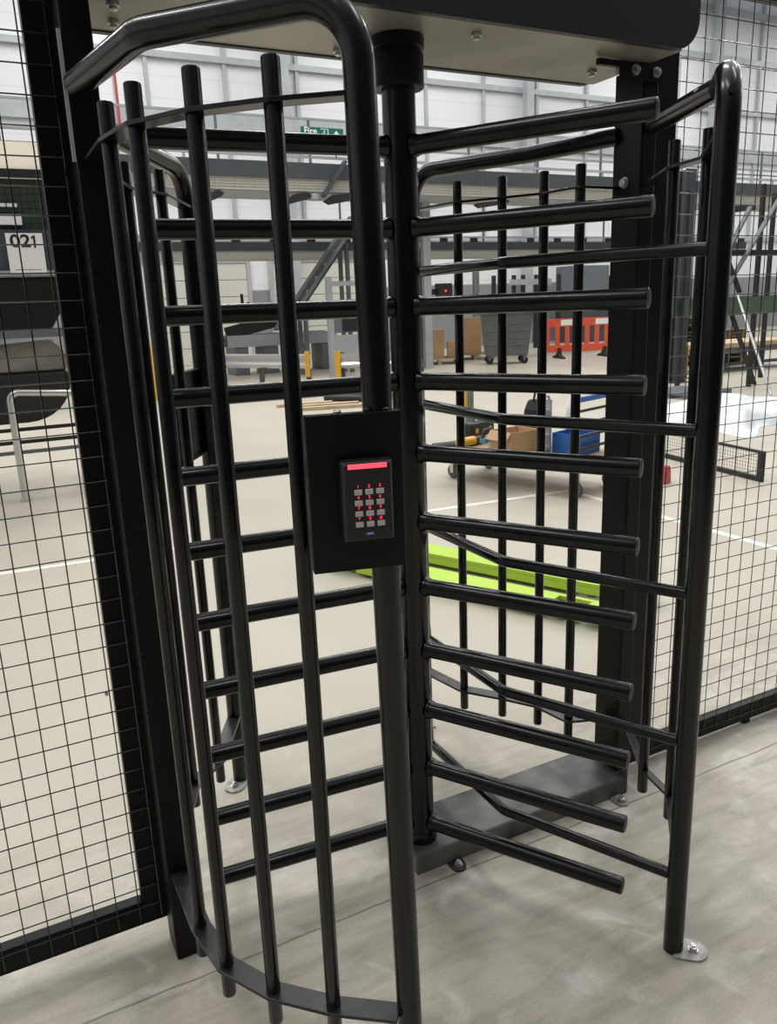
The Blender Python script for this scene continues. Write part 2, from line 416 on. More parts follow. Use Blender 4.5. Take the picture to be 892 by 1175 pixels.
cFL = cage([(-.690, -.050, 1.930), (-.637, -.372, 1.928), (-.4055, -.640, 1.926), (-.378, -.640, 0)], fl, [(-.675, -.043)] + fl + [(-.402, -.636)], -2.2)
cFR = cage([(.716, -.048, 1.945), (.508, -.443, 1.927), (.357, -.598, 1.915), (.3565, -.598, 0)], fr_, [(.716, -.045)] + fr_ + [(.372, -.578)], -.75, lw=.022)
cBR = cage([(.693, .055, 1.935), (.559, .262, 1.92), (.356, .589, 1.915), (.356, .589, 0)], brs, [(.690, .05)] + brs + [(.356, .589)], 1.2, low=[(.689, .004)] + brs + [(.356, .589)])
cBL = cage([(-.670, .050, 1.93), (-.57, .33, 1.92), (-.345, .622, 1.90), (-.345, .622, 0)], bls, [(-.668, .05)] + bls + [(-.345, .622)], -2.3)
vh = MB().lathe([(.001, .0), (.0062, .0), (.0062, -.006), (.001, -.006)], (0, 0, 0), 14).build('vent_hole', M['ink'], cFR)
vh.location = (.357 - .0241 * .60, -.598 - .0241 * .80, 1.872); vh.rotation_euler = Vector((-.60, -.80, .05)).to_track_quat('Z', 'Y').to_euler()
# comb bars of the blocked side
comb = MB().tube([(.357, -.598, 0), (.1524, -.1886, 0), (.1524, .205, 0), (.356, .589, 0)], .0135, 16, fillet=.06)
c0 = None
for k in range(5):
    if c0 is None: c0 = comb.build('comb_bar', M['black'], turn); c = c0
    else: c = link_copy(c0, turn)
    c.location = (0, 0, za(2 * k + 2.5))

# reader plates (front, with the keypad, and the one on the exit side)
def plate(p0, p1, out, z0, z1, name, parent):
    p0, p1 = Vector(p0), Vector(p1); d = (p1 - p0); w = d.length; d.normalize(); n = Vector(out).normalized()
    o = MB()
    t = .003; dp = .018
    o.bb((0, -t, z0), (w, 0, z1)).bb((0, 0, z1 - t), (w, dp, z1)).bb((0, 0, z0), (w, dp, z0 + t)).bb((0, 0, z0), (t, dp, z1)).bb((w - t, 0, z0), (w, dp, z1))
    ob = o.build(name, M['black_flat'], parent, bevel=.0015)
    ang = math.atan2(d.y, d.x); ob.location = (p0.x, p0.y, 0); ob.rotation_euler = (0, 0, ang)
    return ob, ang
pl, pang = plate((-.5156, -.640), (-.376, -.675), (0, -1), 1.130, 1.371, 'reader_plate', turn)
for dx, dy in ((.050, .010), (.095, .010), (.122, .010)): MB().lathe([(.006, 1.371), (.006, 1.374), (.004, 1.376), (.002, 1.3765)], (dx, dy, 0), 12).build('bolt', M['zinc'] if dx < .06 else M['black'], pl)
pb, _ = plate((-.335, .662), (-.49, .41), (0, 1), 1.12, 1.366, 'reader_plate', turn)

# keypad reader (a thing of its own, screwed to the plate)
rdx = .0635
base = Vector((-.5156, -.640, 0)) + Matrix.Rotation(pang, 3, 'Z') @ Vector((.0835, -.0035, 0))
rd = thing('keypad_reader', 'black access keypad reader with red light bar and twelve silver keys on turnstile plate', 'keypad', (base.x, base.y, 1.182), pang)
W_, H_, D_ = .077, .122, .028
hb = MB()
# housing: back wide, front slightly smaller; lower third slopes in
def ring(y, ins): return [(-W_ / 2 + ins, y, ins), (W_ / 2 - ins, y, ins), (W_ / 2 - ins, y, H_ - ins), (-W_ / 2 + ins, y, H_ - ins)]
v = ring(0, 0) + ring(-D_ * .75, .0005) + ring(-D_, .004)
fs = [(3, 2, 1, 0), (8, 9, 10, 11)] + [(i + 4 * k, (i + 1) % 4 + 4 * k, (i + 1) % 4 + 4 * k + 4, i + 4 * k + 4) for k in (0, 1) for i in range(4)]
hb.add(v, fs); housing = hb.build('housing', M['reader'], rd, bevel=.0016)
MB().bb((-.029, -D_ - .0004, H_ - .0105), (.029, -D_ + .003, H_ - .0035)).build('light_bar', M['red_led'], rd, bevel=.0006)
for i in range(9): pass
MB().bb((-.036, -D_ - .0003, .0215), (.036, -D_ + .002, .0221)).build('seam', M['ink'], rd)
MB().bb((-.0065, -D_ - .0008, .0105), (.0065, -D_ + .002, .0160)).build('badge', M['badge'], rd)
MB().bb((-.0045, -D_ - .0011, .0128), (.0045, -D_ - .0007, .0139)).build('badge_mark', M['sign_white'], rd)
chars = ['1', '2', '3', '4', '5', '6', '7', '8', '9', '*', '0', '#']
k0 = None
RX = Matrix.Rotation(PI / 2, 4, 'X')
for i, ch in enumerate(chars):
    cx = .001 + (i % 3 - 1) * .0163; cz = .0770 - (i // 3) * .0163
    if k0 is None: k0 = MB().bb((-.0058, -.0022, -.0041), (.0058, .001, .0041)).build('key', M['key'], rd, bevel=.001); kk = k0
    else: kk = link_copy(k0, rd)
    kk.location = (cx, -D_, cz)
    text_mesh('key_digit', ch, .0068, M['red_digit'], rd, Matrix.Translation((cx, -D_ - .0005, cz + .0083)) @ RX, .0003)

# ------------------------------------------------------------------ mesh fences
def fence(name, label, x0, x1, yw, ax, dx, az_, dz, ztop, stile, railz, flip):
    t = thing(name, label, 'fence panel', ((x0 + x1) / 2, yw, 0))
    ox = (x0 + x1) / 2
    fy0, fy1 = .002, .034
    fm = MB()
    sl, sr = stile
    fm.bb((x0 - ox, fy0, railz[0]), (x0 + sl - ox, fy1, ztop)).bb((x1 - sr - ox, fy0, railz[0]), (x1 - ox, fy1, ztop))
    fm.bb((x0 + sl - ox, fy0, railz[0]), (x1 - sr - ox, fy1, railz[1])).bb((x0 + sl - ox, fy0, ztop - .04), (x1 - sr - ox, fy1, ztop))
    fm.build('frame', M['black_flat'], t, bevel=.002)
    w = MB(); rw = .0015
    n = int((x1 - ax) / dx); x = ax - int((ax - x0) / dx) * dx
    while x < x1 - .004:
        if x > x0 + (.006 if sl < .09 else .088): w.tube([(x - ox, -.0008, railz[0] + .012), (x - ox, -.0008, ztop - .01)], rw, 6, cap=False)
        x += dx
    z = az_ - int((az_ - railz[0] - .012) / dz) * dz
    while z < ztop - .008:
        w.tube([(x0 + (.014 if sl < .09 else .088) - ox, -.0036, z), (x1 - .014 - ox, -.0036, z)], rw, 6, cap=False); z += dz
    w.build('wire_mesh', M['wire'], t)
    for zf in (0, .57):
        MB().bb((-.30 + zf, .006, 0), (-.27 + zf, .03, railz[0])).build('foot', M['black_flat'], t)
    return t
LF = fence('mesh_fence_panel', 'black wire mesh fence panel left of the turnstile post', -2.15, -.6995, .05, -.768, .051, 1.126, .0535, 2.35, (.05, .059), (.055, .120), 0)
RF = fence('mesh_fence_panel', 'black wire mesh fence panel on the far side beyond the wide right post', .775, 2.55, .02, 1.144, .061, 1.006, .0563, 2.35, (.098, .05), (.018, .082), 0)
bt = MB().lathe([(.003, -.008), (.007, -.006), (.007, 0)], (-.775 + 1.4295, .006, .69), 10, 'X').build('bolt', M['zinc'], LF)


# ------------------------------------------------------------------ hall contents
def wire_grid(mb, x0, x1, z0, z1, y, dx, dz, r=.003, horiz=True):
    x = x0
    while x <= x1 + 1e-6: mb.bb((x - r, y - r, z0), (x + r, y + r, z1)); x += dx
    z = z0
    while z <= z1 + 1e-6: mb.bb((x0, y - r, z - r), (x1, y + r, z + r)); z += dz
    return mb

# --- pallet truck forks just behind the turnstile
dirv = Vector((.430, -.903, 0)); ang = math.atan2(dirv.y, dirv.x)
pt = thing('pallet_truck', 'lime green pallet truck with low forks on the floor behind the turnstile', 'pallet truck', (1.13, 2.28, 0), ang)
def fork(yc):
    mb = MB()
    # channel section with an opening for the load roller near the tip
    mb.bb((-.12, yc - .08, .062), (1.10, yc + .08, .085)).bb((1.10, yc - .08, .062), (1.27, yc - .052, .085)).bb((1.10, yc + .052, .062), (1.27, yc + .08, .085))
    mb.prism([(1.27, yc - .08), (1.38, yc - .08), (1.48, yc - .045), (1.48, yc + .045), (1.38, yc + .08), (1.27, yc + .08)], .052, .085)
    mb.bb((-.12, yc - .08, .022), (1.30, yc - .072, .0615)).bb((-.12, yc + .072, .022), (1.30, yc + .08, .0615))
    o = mb.build('fork', M['lime'], pt, bevel=.003)
    for dx in (1.15, 1.22): MB().lathe([(.029, -.045), (.031, -.04), (.031, .04), (.029, .045)], (dx, yc, .031), 16, 'Y').build('load_roller', M['light_steel'], o)
    return o
fork(.195); fork(-.17)
MB().bb((-.34, -.25, .06), (-.12, .275, .18)).build('chassis', M['lime'], pt, bevel=.02)
MB().lathe([(.05, .18), (.05, .42), (.035, .44), (.035, .52)], (-.24, .01, 0), 18).build('pump', M['near_black'], pt)
for s_ in (-.09, .11): MB().lathe([(.08, -.03), (.09, -.025), (.09, .025), (.08, .03)], (-.40, s_, .09), 20, 'Y').build('steer_wheel', M['tyre'], pt)
MB().bb((-.42, -.05, .085), (-.30, .07, .10)).build('axle_block', M['near_black'], pt)

# --- tool trolley
tz = math.atan2(-.955, .30)
tr = thing('platform_trolley', 'platform trolley with blue end frame and grey castors carrying tools', 'trolley', (3.15, 3.70, 0), tz)
MB().bb((-.72, -.30, .265), (.72, .30, .298)).build('deck', M['deck'], tr, bevel=.004)
MB().bb((-.73, -.31, .235), (.73, -.28, .264)).bb((-.73, .28, .235), (.73, .31, .264)).bb((-.73, -.28, .235), (-.70, .28, .264)).bb((.70, -.28, .235), (.73, .28, .264)).build('frame', M['near_black'], tr)
cw = cf = None
for x in (-.63, .63):
    for y in (-.25, .25):
        fk = MB().bb((x - .05, y - .04, .222), (x + .05, y + .04, .2345)).bb((x - .018, y - .030, .05), (x + .018, y - .024, .2215)).bb((x - .018, y + .024, .05), (x + .018, y + .030, .2215)).build('castor', M['steel'], tr)
        MB().lathe([(.02, -.020), (.056, -.018), (.062, -.010), (.062, .010), (.056, .018), (.02, .020)], (x, y, .062), 22, 'Y').build('castor_wheel', M['tyre'], fk)
ef = MB().bb((.60, -.285, .299), (.63, -.245, .78)).bb((.60, .245, .299), (.63, .285, .78)).bb((.60, -.245, .74), (.63, .245, .78)).build('end_frame', M['blue'], tr, bevel=.004)
for z in (.36, .46, .56, .66): MB().bb((.608, -.244, z), (.622, .244, z + .02)).build('crossbar', M['near_black'], ef)
DZ = .2985
def crate(name, m, w, d, h, loc, rz, label, cat, lid=None):
    t = thing(name, label, cat, loc, rz)
    MB().bb((-w / 2, -d / 2, 0), (w / 2, -d / 2 + .006, h)).bb((-w / 2, d / 2 - .006, 0), (w / 2, d / 2, h)).bb((-w / 2, -d / 2 + .006, 0), (-w / 2 + .006, d / 2 - .006, h)).bb((w / 2 - .006, -d / 2 + .006, 0), (w / 2, d / 2 - .006, h)).bb((-w / 2 + .006, -d / 2 + .006, 0), (w / 2 - .006, d / 2 - .006, .006)).build('box_wall', m, t)
    return t
cb = crate('cardboard_box', M['card'], .30, .26, .19, (2.93, 3.60, DZ), .1, 'open brown cardboard box on the tool trolley', 'box')
for sx in (-1, 1): MB().bar((sx * .148, 0, .191), (sx * .20, 0, .12), .25, .004).build('flap', M['card'], cb)
# power drill, yellow and black
dr = thing('power_drill', 'yellow and black power drill lying on the left end of the trolley', 'power tool', (2.66, 3.88, DZ), .25)
MB().tube([(-.13, 0, .085), (.07, 0, .085)], .037, 14, capround=.008).build('motor_body', M['yellow'], dr)
MB().tube([(.07, 0, .085), (.15, 0, .085), (.19, 0, .085)], [.032, .028, .012], 14).build('chuck', M['near_black'], dr)
MB().bar((-.06, 0, .075), (-.11, 0, .035), .035, .05).build('handle', M['near_black'], dr, bevel=.008)
MB().bb((-.16, -.04, 0), (-.06, .04, .045)).build('battery', M['near_black'], dr, bevel=.006)
# second tool: nail-gun shaped grey/black machine
tg = thing('angle_grinder', 'grey angle grinder with cable beside the yellow drill on the trolley', 'power tool', (2.53, 3.98, DZ), -.2)
MB().tube([(-.15, 0, .05), (.10, 0, .05)], [.030, .036], 14, capround=.006).build('motor_body', M['greyfabric'], tg)
MB().lathe([(.03, .0), (.032, .03), (.03, .08), (.02, .09)], (.13, 0, 0), 16).build('gear_head', M['light_steel'], tg)
MB().lathe([(.055, .008), (.058, .010), (.058, .014), (.055, .016)], (.13, 0, -.005), 22).build('guard', M['near_black'], tg)
MB().tube([(-.15, 0, .05), (-.22, .03, .03), (-.25, .10, .010), (-.15, .13, .008)], .006, 8, fillet=.04).build('cable', M['near_black'], tg)
tc_ = thing('tool_case', 'black tool case with handle behind the drill on the trolley', 'tool case', (2.93, 4.14, DZ), .35)
MB().bb((-.17, -.06, 0), (.17, .06, .20)).build('shell', M['near_black'], tc_, bevel=.02)
MB().tube([(-.06, 0, .20), (-.06, 0, .235), (.06, 0, .235), (.06, 0, .20)], .009, 10, fillet=.02).build('handle', M['greyfabric'], tc_)
MB().bb((-.12, -.064, .11), (-.08, -.0605, .15)).bb((.08, -.064, .11), (.12, -.0605, .15)).build('latch', M['yellow'], tc_)
tl = thing('jigsaw', 'teal cordless jigsaw beside the cardboard box on the trolley', 'power tool', (2.78, 3.64, .489), .5)
tl.location = (2.80, 3.79, DZ)
MB().tube([(-.11, 0, .10), (.09, 0, .11)], [.030, .036], 12, capround=.01).build('motor_body', M['teal'], tl)
MB().tube([(-.10, 0, .12), (-.07, 0, .185), (.06, 0, .18), (.08, 0, .13)], .014, 10, fillet=.03).build('handle', M['near_black'], tl)
MB().bb((-.08, -.035, 0), (.12, .035, .010)).bb((.03, -.02, .01), (.08, .02, .085)).build('shoe', M['steel'], tl)
# black bag with strap
bgm = thing('tool_bag', 'black fabric tool bag with looped strap standing on the trolley', 'bag', (3.25, 3.72, DZ), .3)
body = MB(); profb = [(-.105, 0), (.105, 0), (.11, .18), (.09, .34), (.04, .40), (-.04, .40), (-.09, .32), (-.11, .16)]
body.prism(profb, -.08, .08, lambda x, y, z: (x, z, y)); body.build('bag_body', M['bag'], bgm, bevel=.03, bseg=3)
MB().tube([(-.05, 0, .39), (-.02, 0, .49), (.07, .01, .47), (.095, 0, .28)], .009, 8, fillet=.05).build('strap', M['bag'], bgm)
# folded steel step
st = thing('folded_step', 'pale grey folded steel step standing by the blue trolley frame', 'step', (3.06, 3.36, DZ), .35)
for sx in (-.05, .05): MB().bb((sx - .012, -.02, 0), (sx + .012, .02, .44)).build('rail', M['light_steel'], st)
for z in (.05, .15, .25, .35): MB().bb((-.0375, -.03, z), (.0375, .03, z + .02)).build('tread', M['light_steel'], st)
MB().tube([(-.05, 0, .44), (-.04, 0, .47), (.04, 0, .47), (.05, 0, .44)], .010, 8, fillet=.015).build('top_loop', M['light_steel'], st)
sb = thing('spray_bottle', 'white plastic bottle with blue cap standing on the trolley', 'bottle', (3.385, 3.25, .781), 0)
sb.location = (3.47, 3.52, DZ)
MB().lathe([(.045, 0), (.055, .01), (.057, .30), (.05, .37), (.022, .42), (.02, .44)], (0, 0, 0), 20).build('bottle_body', M['white'], sb)
MB().lathe([(.026, .441), (.026, .475), (.014, .48), (.012, .51)], (0, 0, 0), 16).build('cap', M['blue'], sb)
bc = crate('plastic_crate', M['blue'], .26, .30, .17, (3.32, 3.292, DZ), tz, 'blue plastic crate at the near end of the trolley beside the folded step', 'crate')
# --- bollard with yellow band
bo = thing('bollard', 'grey bollard with yellow side plate standing beyond the tool trolley', 'bollard', (4.50, 6.72, 0))
MB().lathe([(.055, 0), (.055, .50), (.05, .51)], (0, 0, 0), 20).build('post', M['mid_steel'], bo)
MB().bb((-.078, -.03, .24), (-.045, .03, .45)).build('reflector_plate', M['yellow'], bo)
MB().lathe([(.10, .0), (.10, .012), (.057, .014)], (0, 0, 0), 20).build('base_plate', M['mid_steel'], bo)

# --- low mesh gate panel on the right
gp = thing('low_mesh_guard', 'low black framed mesh guard standing on the floor behind the right fence', 'guard', (4.745, 3.21, 0), math.atan2(-1.2, -.165))
h = .255; l = .66
MB().bb((-1.1, -.015, .0), (l, .015, .04)).bb((-1.1, -.015, h - .02), (l, .015, h)).bb((l - .055, -.0155, .04), (l, .0155, h - .02)).bb((-1.1, -.0155, .04), (-1.05, .0155, h - .02)).build('frame', M['near_black'], gp)
wire_grid(MB(), -1.04, l - .06, .045, h - .025, 0, .03, .03, .0011).build('wire_mesh', M['wire'], gp)
rw = thing('plastic_wedge', 'small red plastic wedge on the floor behind the right post', 'wedge', (4.02, 2.98, 0), .4)
MB().prism([(-.06, 0), (.06, 0), (.045, .10), (.02, .15), (-.02, .15), (-.045, .10)], -.02, .02, lambda x, y, z: (x, z, y)).build('wedge_body', M['red'], rw, bevel=.004)

# --- heap of polythene
def heap(name, cx, cy, lx, ly, h, rz, m, label, cat, seed):
    rnd = random.Random(seed); n = 26; vs = []; fs = []
    ph = [(rnd.uniform(2, 9), rnd.uniform(2, 9), rnd.uniform(0, 6.3), rnd.uniform(.3, 1)) for _ in range(9)]
    for i in range(n + 1):
        for j in range(n + 1):
            a, b = i / n * 2 - 1, j / n * 2 - 1
            k = max(0, 1 - (abs(a) ** 2.6 + abs(b) ** 2.6))
            w_ = sum(q[3] * math.sin(q[0] * a + q[1] * b + q[2]) for q in ph) / 4
            edge = 1 + .10 * math.sin(7 * math.atan2(b, a)) + .06 * math.sin(13 * math.atan2(b, a) + 1)
            vs.append((a * lx / 2 * edge, b * ly / 2 * edge, max(.003, h * (k ** .6) * (.75 + .35 * w_)) if k > 0 else .003))
    for i in range(n):
        for j in range(n):
            o = i * (n + 1) + j; fs.append((o, o + 1, o + n + 2, o + n + 1))
    mb = MB(); mb.add(vs, fs, True); o = mb.build(name, m); o.location = (cx, cy, 0); o.rotation_euler = (0, 0, rz)
    sd = o.modifiers.new('sub', 'SUBSURF'); sd.levels = 1; sd.render_levels = 1
    return tag(o, label, cat)
heap('polythene_sheet', 7.35, 5.25, 2.5, 1.5, .26, .35, M['plastic'], 'crumpled heap of white polythene sheeting on the floor behind the right fence', 'plastic sheeting', 3)
gm = thing('grey_pallet', 'flat grey plastic pallet lying beyond the white polythene heap', 'pallet', (8.72, 7.12, 0), .2)
for i in range(9): MB().bb((-.5 + i * .115, -.45, .05), (-.42 + i * .115, .45, .08)).build('board', M['mid_steel'], gm)
for y in (-.42, 0, .42): MB().bb((-.5, y - .03, 0), (.5, y + .03, .0495)).build('runner', M['mid_steel'], gm)

# --- steel rack frame, pole, work table, pallets, post and bollard (right of the turnstile)
rk = thing('steel_rack_frame', 'dark steel frame with diagonal braces and green beam behind the right fence', 'frame', (10.5, 7.6, 0))
def P_(x, y, z): return (x - 10.5, y - 7.6, z)
for x in (9.55, 10.25, 11.6):
    MB().bar(P_(x, 7.25, 0), P_(x, 7.25, 3.1), .06, .06, (0, 1, 0)).build('leg', M['near_black'], rk)
    MB().bar(P_(x, 8.1, 0), P_(x, 8.1, 3.1), .06, .06, (0, 1, 0)).build('leg', M['near_black'], rk)
MB().bb(P_(9.3, 7.18, 1.16), P_(12.4, 7.215, 1.43)).build('beam', M['green'], rk)
MB().bb(P_(9.3, 8.135, 1.16), P_(12.4, 8.17, 1.43)).build('beam', M['green'], rk)
MB().bb(P_(9.3, 7.17, 2.05), P_(12.4, 7.21, 2.13)).build('beam', M['near_black'], rk)
for a, b, m in (((9.35, 1.45), (10.62, 3.05), 'mid_steel'), ((8.98, 1.43), (9.85, 2.75), 'mid_steel'), ((9.62, 1.15), (10.25, .05), 'near_black'), ((9.3, 2.2), (9.75, 1.5), 'near_black')):
    MB().bar(P_(a[0], 7.14, a[1]), P_(b[0], 7.14, b[1]), .03, .075, (0, 1, 0)).build('brace', M[m], rk)
pole = tag(MB().tube([(9.41, 6.17, .02), (9.63, 7.08, 1.46)], .022, 12).build('leaning_pole', M['steel']), 'bright steel pole leaning against the dark braced frame', 'pole')
tb = thing('work_table', 'pale wood topped work table with grey steel legs behind the frame', 'table', (12.4, 9.6, 0))
MB().bb((-1.15, -.5, .475), (1.6, .5, .56)).build('table_top', M['wood'], tb, bevel=.006)
MB().bb((-1.1, -.45, .36), (1.55, .45, .4745)).build('apron', M['mid_steel'], tb)
for x in (-.7, .5, 1.45):
    for y in (-.4, .4): MB().bb((x - .05, y - .04, 0), (x + .05, y + .04, .3595)).build('leg', M['dark_steel'], tb)
MB().bb((-.7, -.41, .12), (1.4, -.37, .18)).build('stretcher', M['dark_steel'], tb)
pal0 = {}
def make_pallet(label, loc, rz, grp):
    t = thing('pallet', label, 'pallet', loc, rz, grp)
    return t
deckb = MB(); skid = MB()
def pallet(label, loc, rz=0, grp=None, m='wood'):
    t = thing('pallet', label, 'pallet', loc, rz, grp)
    first = m not in pal0
    if first:
        pal0[m] = (MB().bb((-.5, -.05, .122), (.5, .05, .144)).build('board', M[m], t), MB().bb((-.05, -.6, 0), (.05, .6, .1215)).build('runner', M[m], t))
    b0, r0 = pal0[m]
    for i in range(7):
        if first and i == 0: b0.location = (0, -.55, 0); continue
        link_copy(b0, t, (0, -.55 + i * .1833, 0))
    for i, x in enumerate((-.45, 0, .45)):
        if first and i == 0: r0.location = (x, 0, 0); continue
        link_copy(r0, t, (x, 0, 0))
    return t
for k in range(7): pallet('brown wooden pallet, %s of the stack behind the work table' % ['lowest', 'second from the floor', 'third from the floor', 'middle one', 'third from the top', 'second from the top', 'topmost'][k], (12.35, 11.2, k * .1452), .03 * (k % 3), 'pallets stacked behind the work table', 'stackwood')
for k in range(5): pallet('wooden pallet, %s of the shorter right stack behind the work table' % ['lowest', 'second from the floor', 'middle one', 'second from the top', 'topmost'][k], (13.6, 11.1, k * .1452), -.04 * (k % 2), 'pallets in the shorter stack', 'stackwood')
def support(name, label, x, y, w, z1, m, d=None):
    t = thing(name, label, 'post', (x, y, 0))
    d = d or w
    MB().bb((-w / 2, -d / 2, .0125), (w / 2, -d / 2 + .014, z1)).bb((-w / 2, d / 2 - .014, .0125), (w / 2, d / 2, z1)).bb((-.008, -d / 2 + .014, .0125), (.008, d / 2 - .014, z1)).build('i_section', m, t)
    MB().bb((-w * .8, -d * .8, 0), (w * .8, d * .8, .012)).build('base_plate', m, t)
    return t
support('support_post', 'dark grey steel support post seen through the bars beside the right post', 10.02, 8.6, .24, 3.5, M['dark_steel'])
yb = thing('bollard', 'squat yellow bollard beside the dark grey support post on the right', 'bollard', (10.62, 9.0, 0))
MB().lathe([(.09, 0), (.09, .58), (.07, .60)], (0, 0, 0), 20).build('post', M['yellow'], yb)
MB().lathe([(.13, 0), (.13, .012), (.091, .014)], (0, 0, 0), 20).build('base_plate', M['mid_steel'], yb)

# --- upper conveyor level
uc = thing('upper_conveyor', 'long dark grey upper conveyor with pale perforated tray below crossing the hall', 'conveyor', (10, 14.6, 0))
def U(x, y, z): return (x - 10, y - 14.6, z)
MB().bb(U(-12, 14, 3.985), U(36, 14.06, 4.285)).build('side_beam', M['dark_steel'], uc)
MB().bb(U(-12, 15.2, 3.985), U(36, 15.26, 4.285)).build('side_beam', M['dark_steel'], uc)
MB().bb(U(-12, 14.061, 4.10), U(36, 15.199, 4.14)).build('belt', M['rubber'], uc)
ty = MB()
ty.bb(U(-12, 14.02, 3.76), U(36, 14.035, 3.775)).bb(U(-12, 14.02, 3.965), U(36, 14.035, 3.9845)).bb(U(-12, 14.04, 3.776), U(36, 14.055, 3.964))
for i in range(120): ty.bb(U(-12 + i * .4, 14.022, 3.775), U(-11.985 + i * .4, 14.038, 3.965))
for z in (3.82, 3.87, 3.92): ty.bb(U(-12, 14.024, z), U(36, 14.036, z + .010))
ty.build('cable_tray', M['tray'], uc)
MB().bb(U(-12, 14.056, 3.74), U(36, 15.2, 3.7595)).build('base_sheet', M['light_steel'], uc)
MB().bb(U(-12, 14.0, 4.37), U(36, 14.04, 4.42)).build('guide_rail', M['light_steel'], uc)
for i in range(24): MB().bb(U(-11 + i * 2, 14.005, 4.2855), U(-10.95 + i * 2, 14.035, 4.3695)).build('rail_post', M['light_steel'], uc)
MB().bar(U(6.25, 13.95, 4.33), U(5.74, 13.95, 3.66), .06, .17, (0, 1, 0)).build('hanger', M['dark_steel'], uc)
for x0, x1 in ((4.95, 5.5), (5.78, 6.5), (3.3, 3.72), (9.4, 10.3), (12.6, 13.6), (17.2, 18.4)):
    MB().prism([(x0, 3.58), (x0 + .12, 3.52), (x1 - .05, 3.62), (x1, 3.68), (x1 - .1, 3.735), (x0 + .2, 3.70)], 13.97, 14.10, lambda x, y, z: U(x, z, y)).build('cable_brush', M['rubber'], uc)
MB().lathe([(.09, 3.60), (.11, 3.62), (.11, 3.7), (.06, 3.738)], U(5.6, 14.1, 0), 16).build('motor', M['light_steel'], uc)
# upper deck handrail standing on the conveyor behind
hr = thing('walkway_handrail', 'grey handrail with posts along the top of the upper conveyor', 'handrail', (10, 15.23, 4.286))
for z in (.55, 1.05): MB().bb((-22, -.02, z), (26, .02, z + .045)).build('rail', M['light_steel'], hr)
for i in range(25): MB().bb((-22 + i * 2, -.022, 0), (-21.95 + i * 2, .018, 1.05)).build('rail_post', M['mid_steel'], hr)
for x in (8.66, 18.6, -1.5):
    support('support_post', {8.66: 'pale grey steel support post rising beside the turnstile shaft', 18.6: 'grey steel support post at the far right under the upper conveyor', -1.5: 'grey steel support post at the far left under the upper conveyor'}[x], x, 15.0, .19, 3.739, M['light_steel'] if x == 8.66 else M['mid_steel'])
# second conveyor, lower
lc = thing('lower_conveyor', 'slim dark grey conveyor hung below the upper one with pale tray', 'conveyor', (9, 16.75, 2.62))
MB().bb((-11, -.4, .18), (12, -.35, .37)).build('side_beam', M['dark_steel'], lc)
MB().bb((-11, .35, .18), (12, .4, .37)).build('side_beam', M['dark_steel'], lc)
MB().bb((-11, -.349, .25), (12, .349, .29)).build('belt', M['rubber'], lc)
MB().bb((-11, -.38, 0), (12, .38, .179)).build('base_sheet', M['tray'], lc)
for i in range(26): MB().bb((-10.8 + i * .9, -.40, .371), (-10.6 + i * .9, -.34, .47)).build('clip', M['near_black'], lc)
MB().bb((-11, -.37, .471), (12, -.36, .50)).build('guide_rail', M['light_steel'], lc)
for i in range(6): MB().bb((-9.9 + i * 4.2, .405, .2), (-9.85 + i * 4.2, .435, 2.2)).build('hanger', M['mid_steel'], lc)
# exit sign hung under the handrail, facing the turnstile
ex = thing('exit_sign', 'green fire exit sign with white running figure and arrow above the conveyor', 'sign', (5.77, 13.9, 4.62))
MB().bb((-.45, 0, 0), (.45, .02, .30)).build('sign_panel', M['sign_green'], ex)
MB().bb((-.3, .021, -.24), (-.27, .04, .2)).bb((.27, .021, -.24), (.3, .04, .2)).build('bracket', M['mid_steel'], ex)
def T3(x, z, y=-.0015): return Matrix.Translation((x, y, z)) @ Matrix.Rotation(PI / 2, 4, 'X')
text_mesh('sign_text', 'Fire', .175, M['sign_white'], ex, T3(-.25, .225), .001, bold=.004)
text_mesh('sign_text', 'exit', .165, M['sign_white'], ex, T3(-.25, .085), .001, bold=.004)
ar = MB().prism([(.18, .12), (.30, .26), (.42, .12), (.35, .12), (.35, .04), (.25, .04), (.25, .12)], -.002, -.0002, lambda x, y, z: (x, z, y)).build('arrow', M['sign_white'], ex)
mn = MB()
fn = lambda x, y, z: (x, z, y)
for poly in ([(-.035, .02), (.13, .02), (.13, .28), (-.035, .28), (-.035, .268), (.115, .268), (.115, .032), (-.035, .032)],
             [(.03, .215), (.06, .215), (.06, .245), (.03, .245)], [(-.01, .20), (.05, .20), (.06, .12), (.02, .11)],
             [(.02, .12), (.05, .12), (.09, .06), (.07, .045)], [(.02, .13), (.045, .12), (.0, .06), (-.03, .05), (-.03, .065)], [(-.01, .2), (-.045, .15), (-.035, .145), (.01, .19)], [(.05, .2), (.09, .16), (.085, .15), (.045, .18)]):
    mn.prism(poly, -.002, -.0002, fn)
mn.build('running_figure', M['sign_white'], ex)
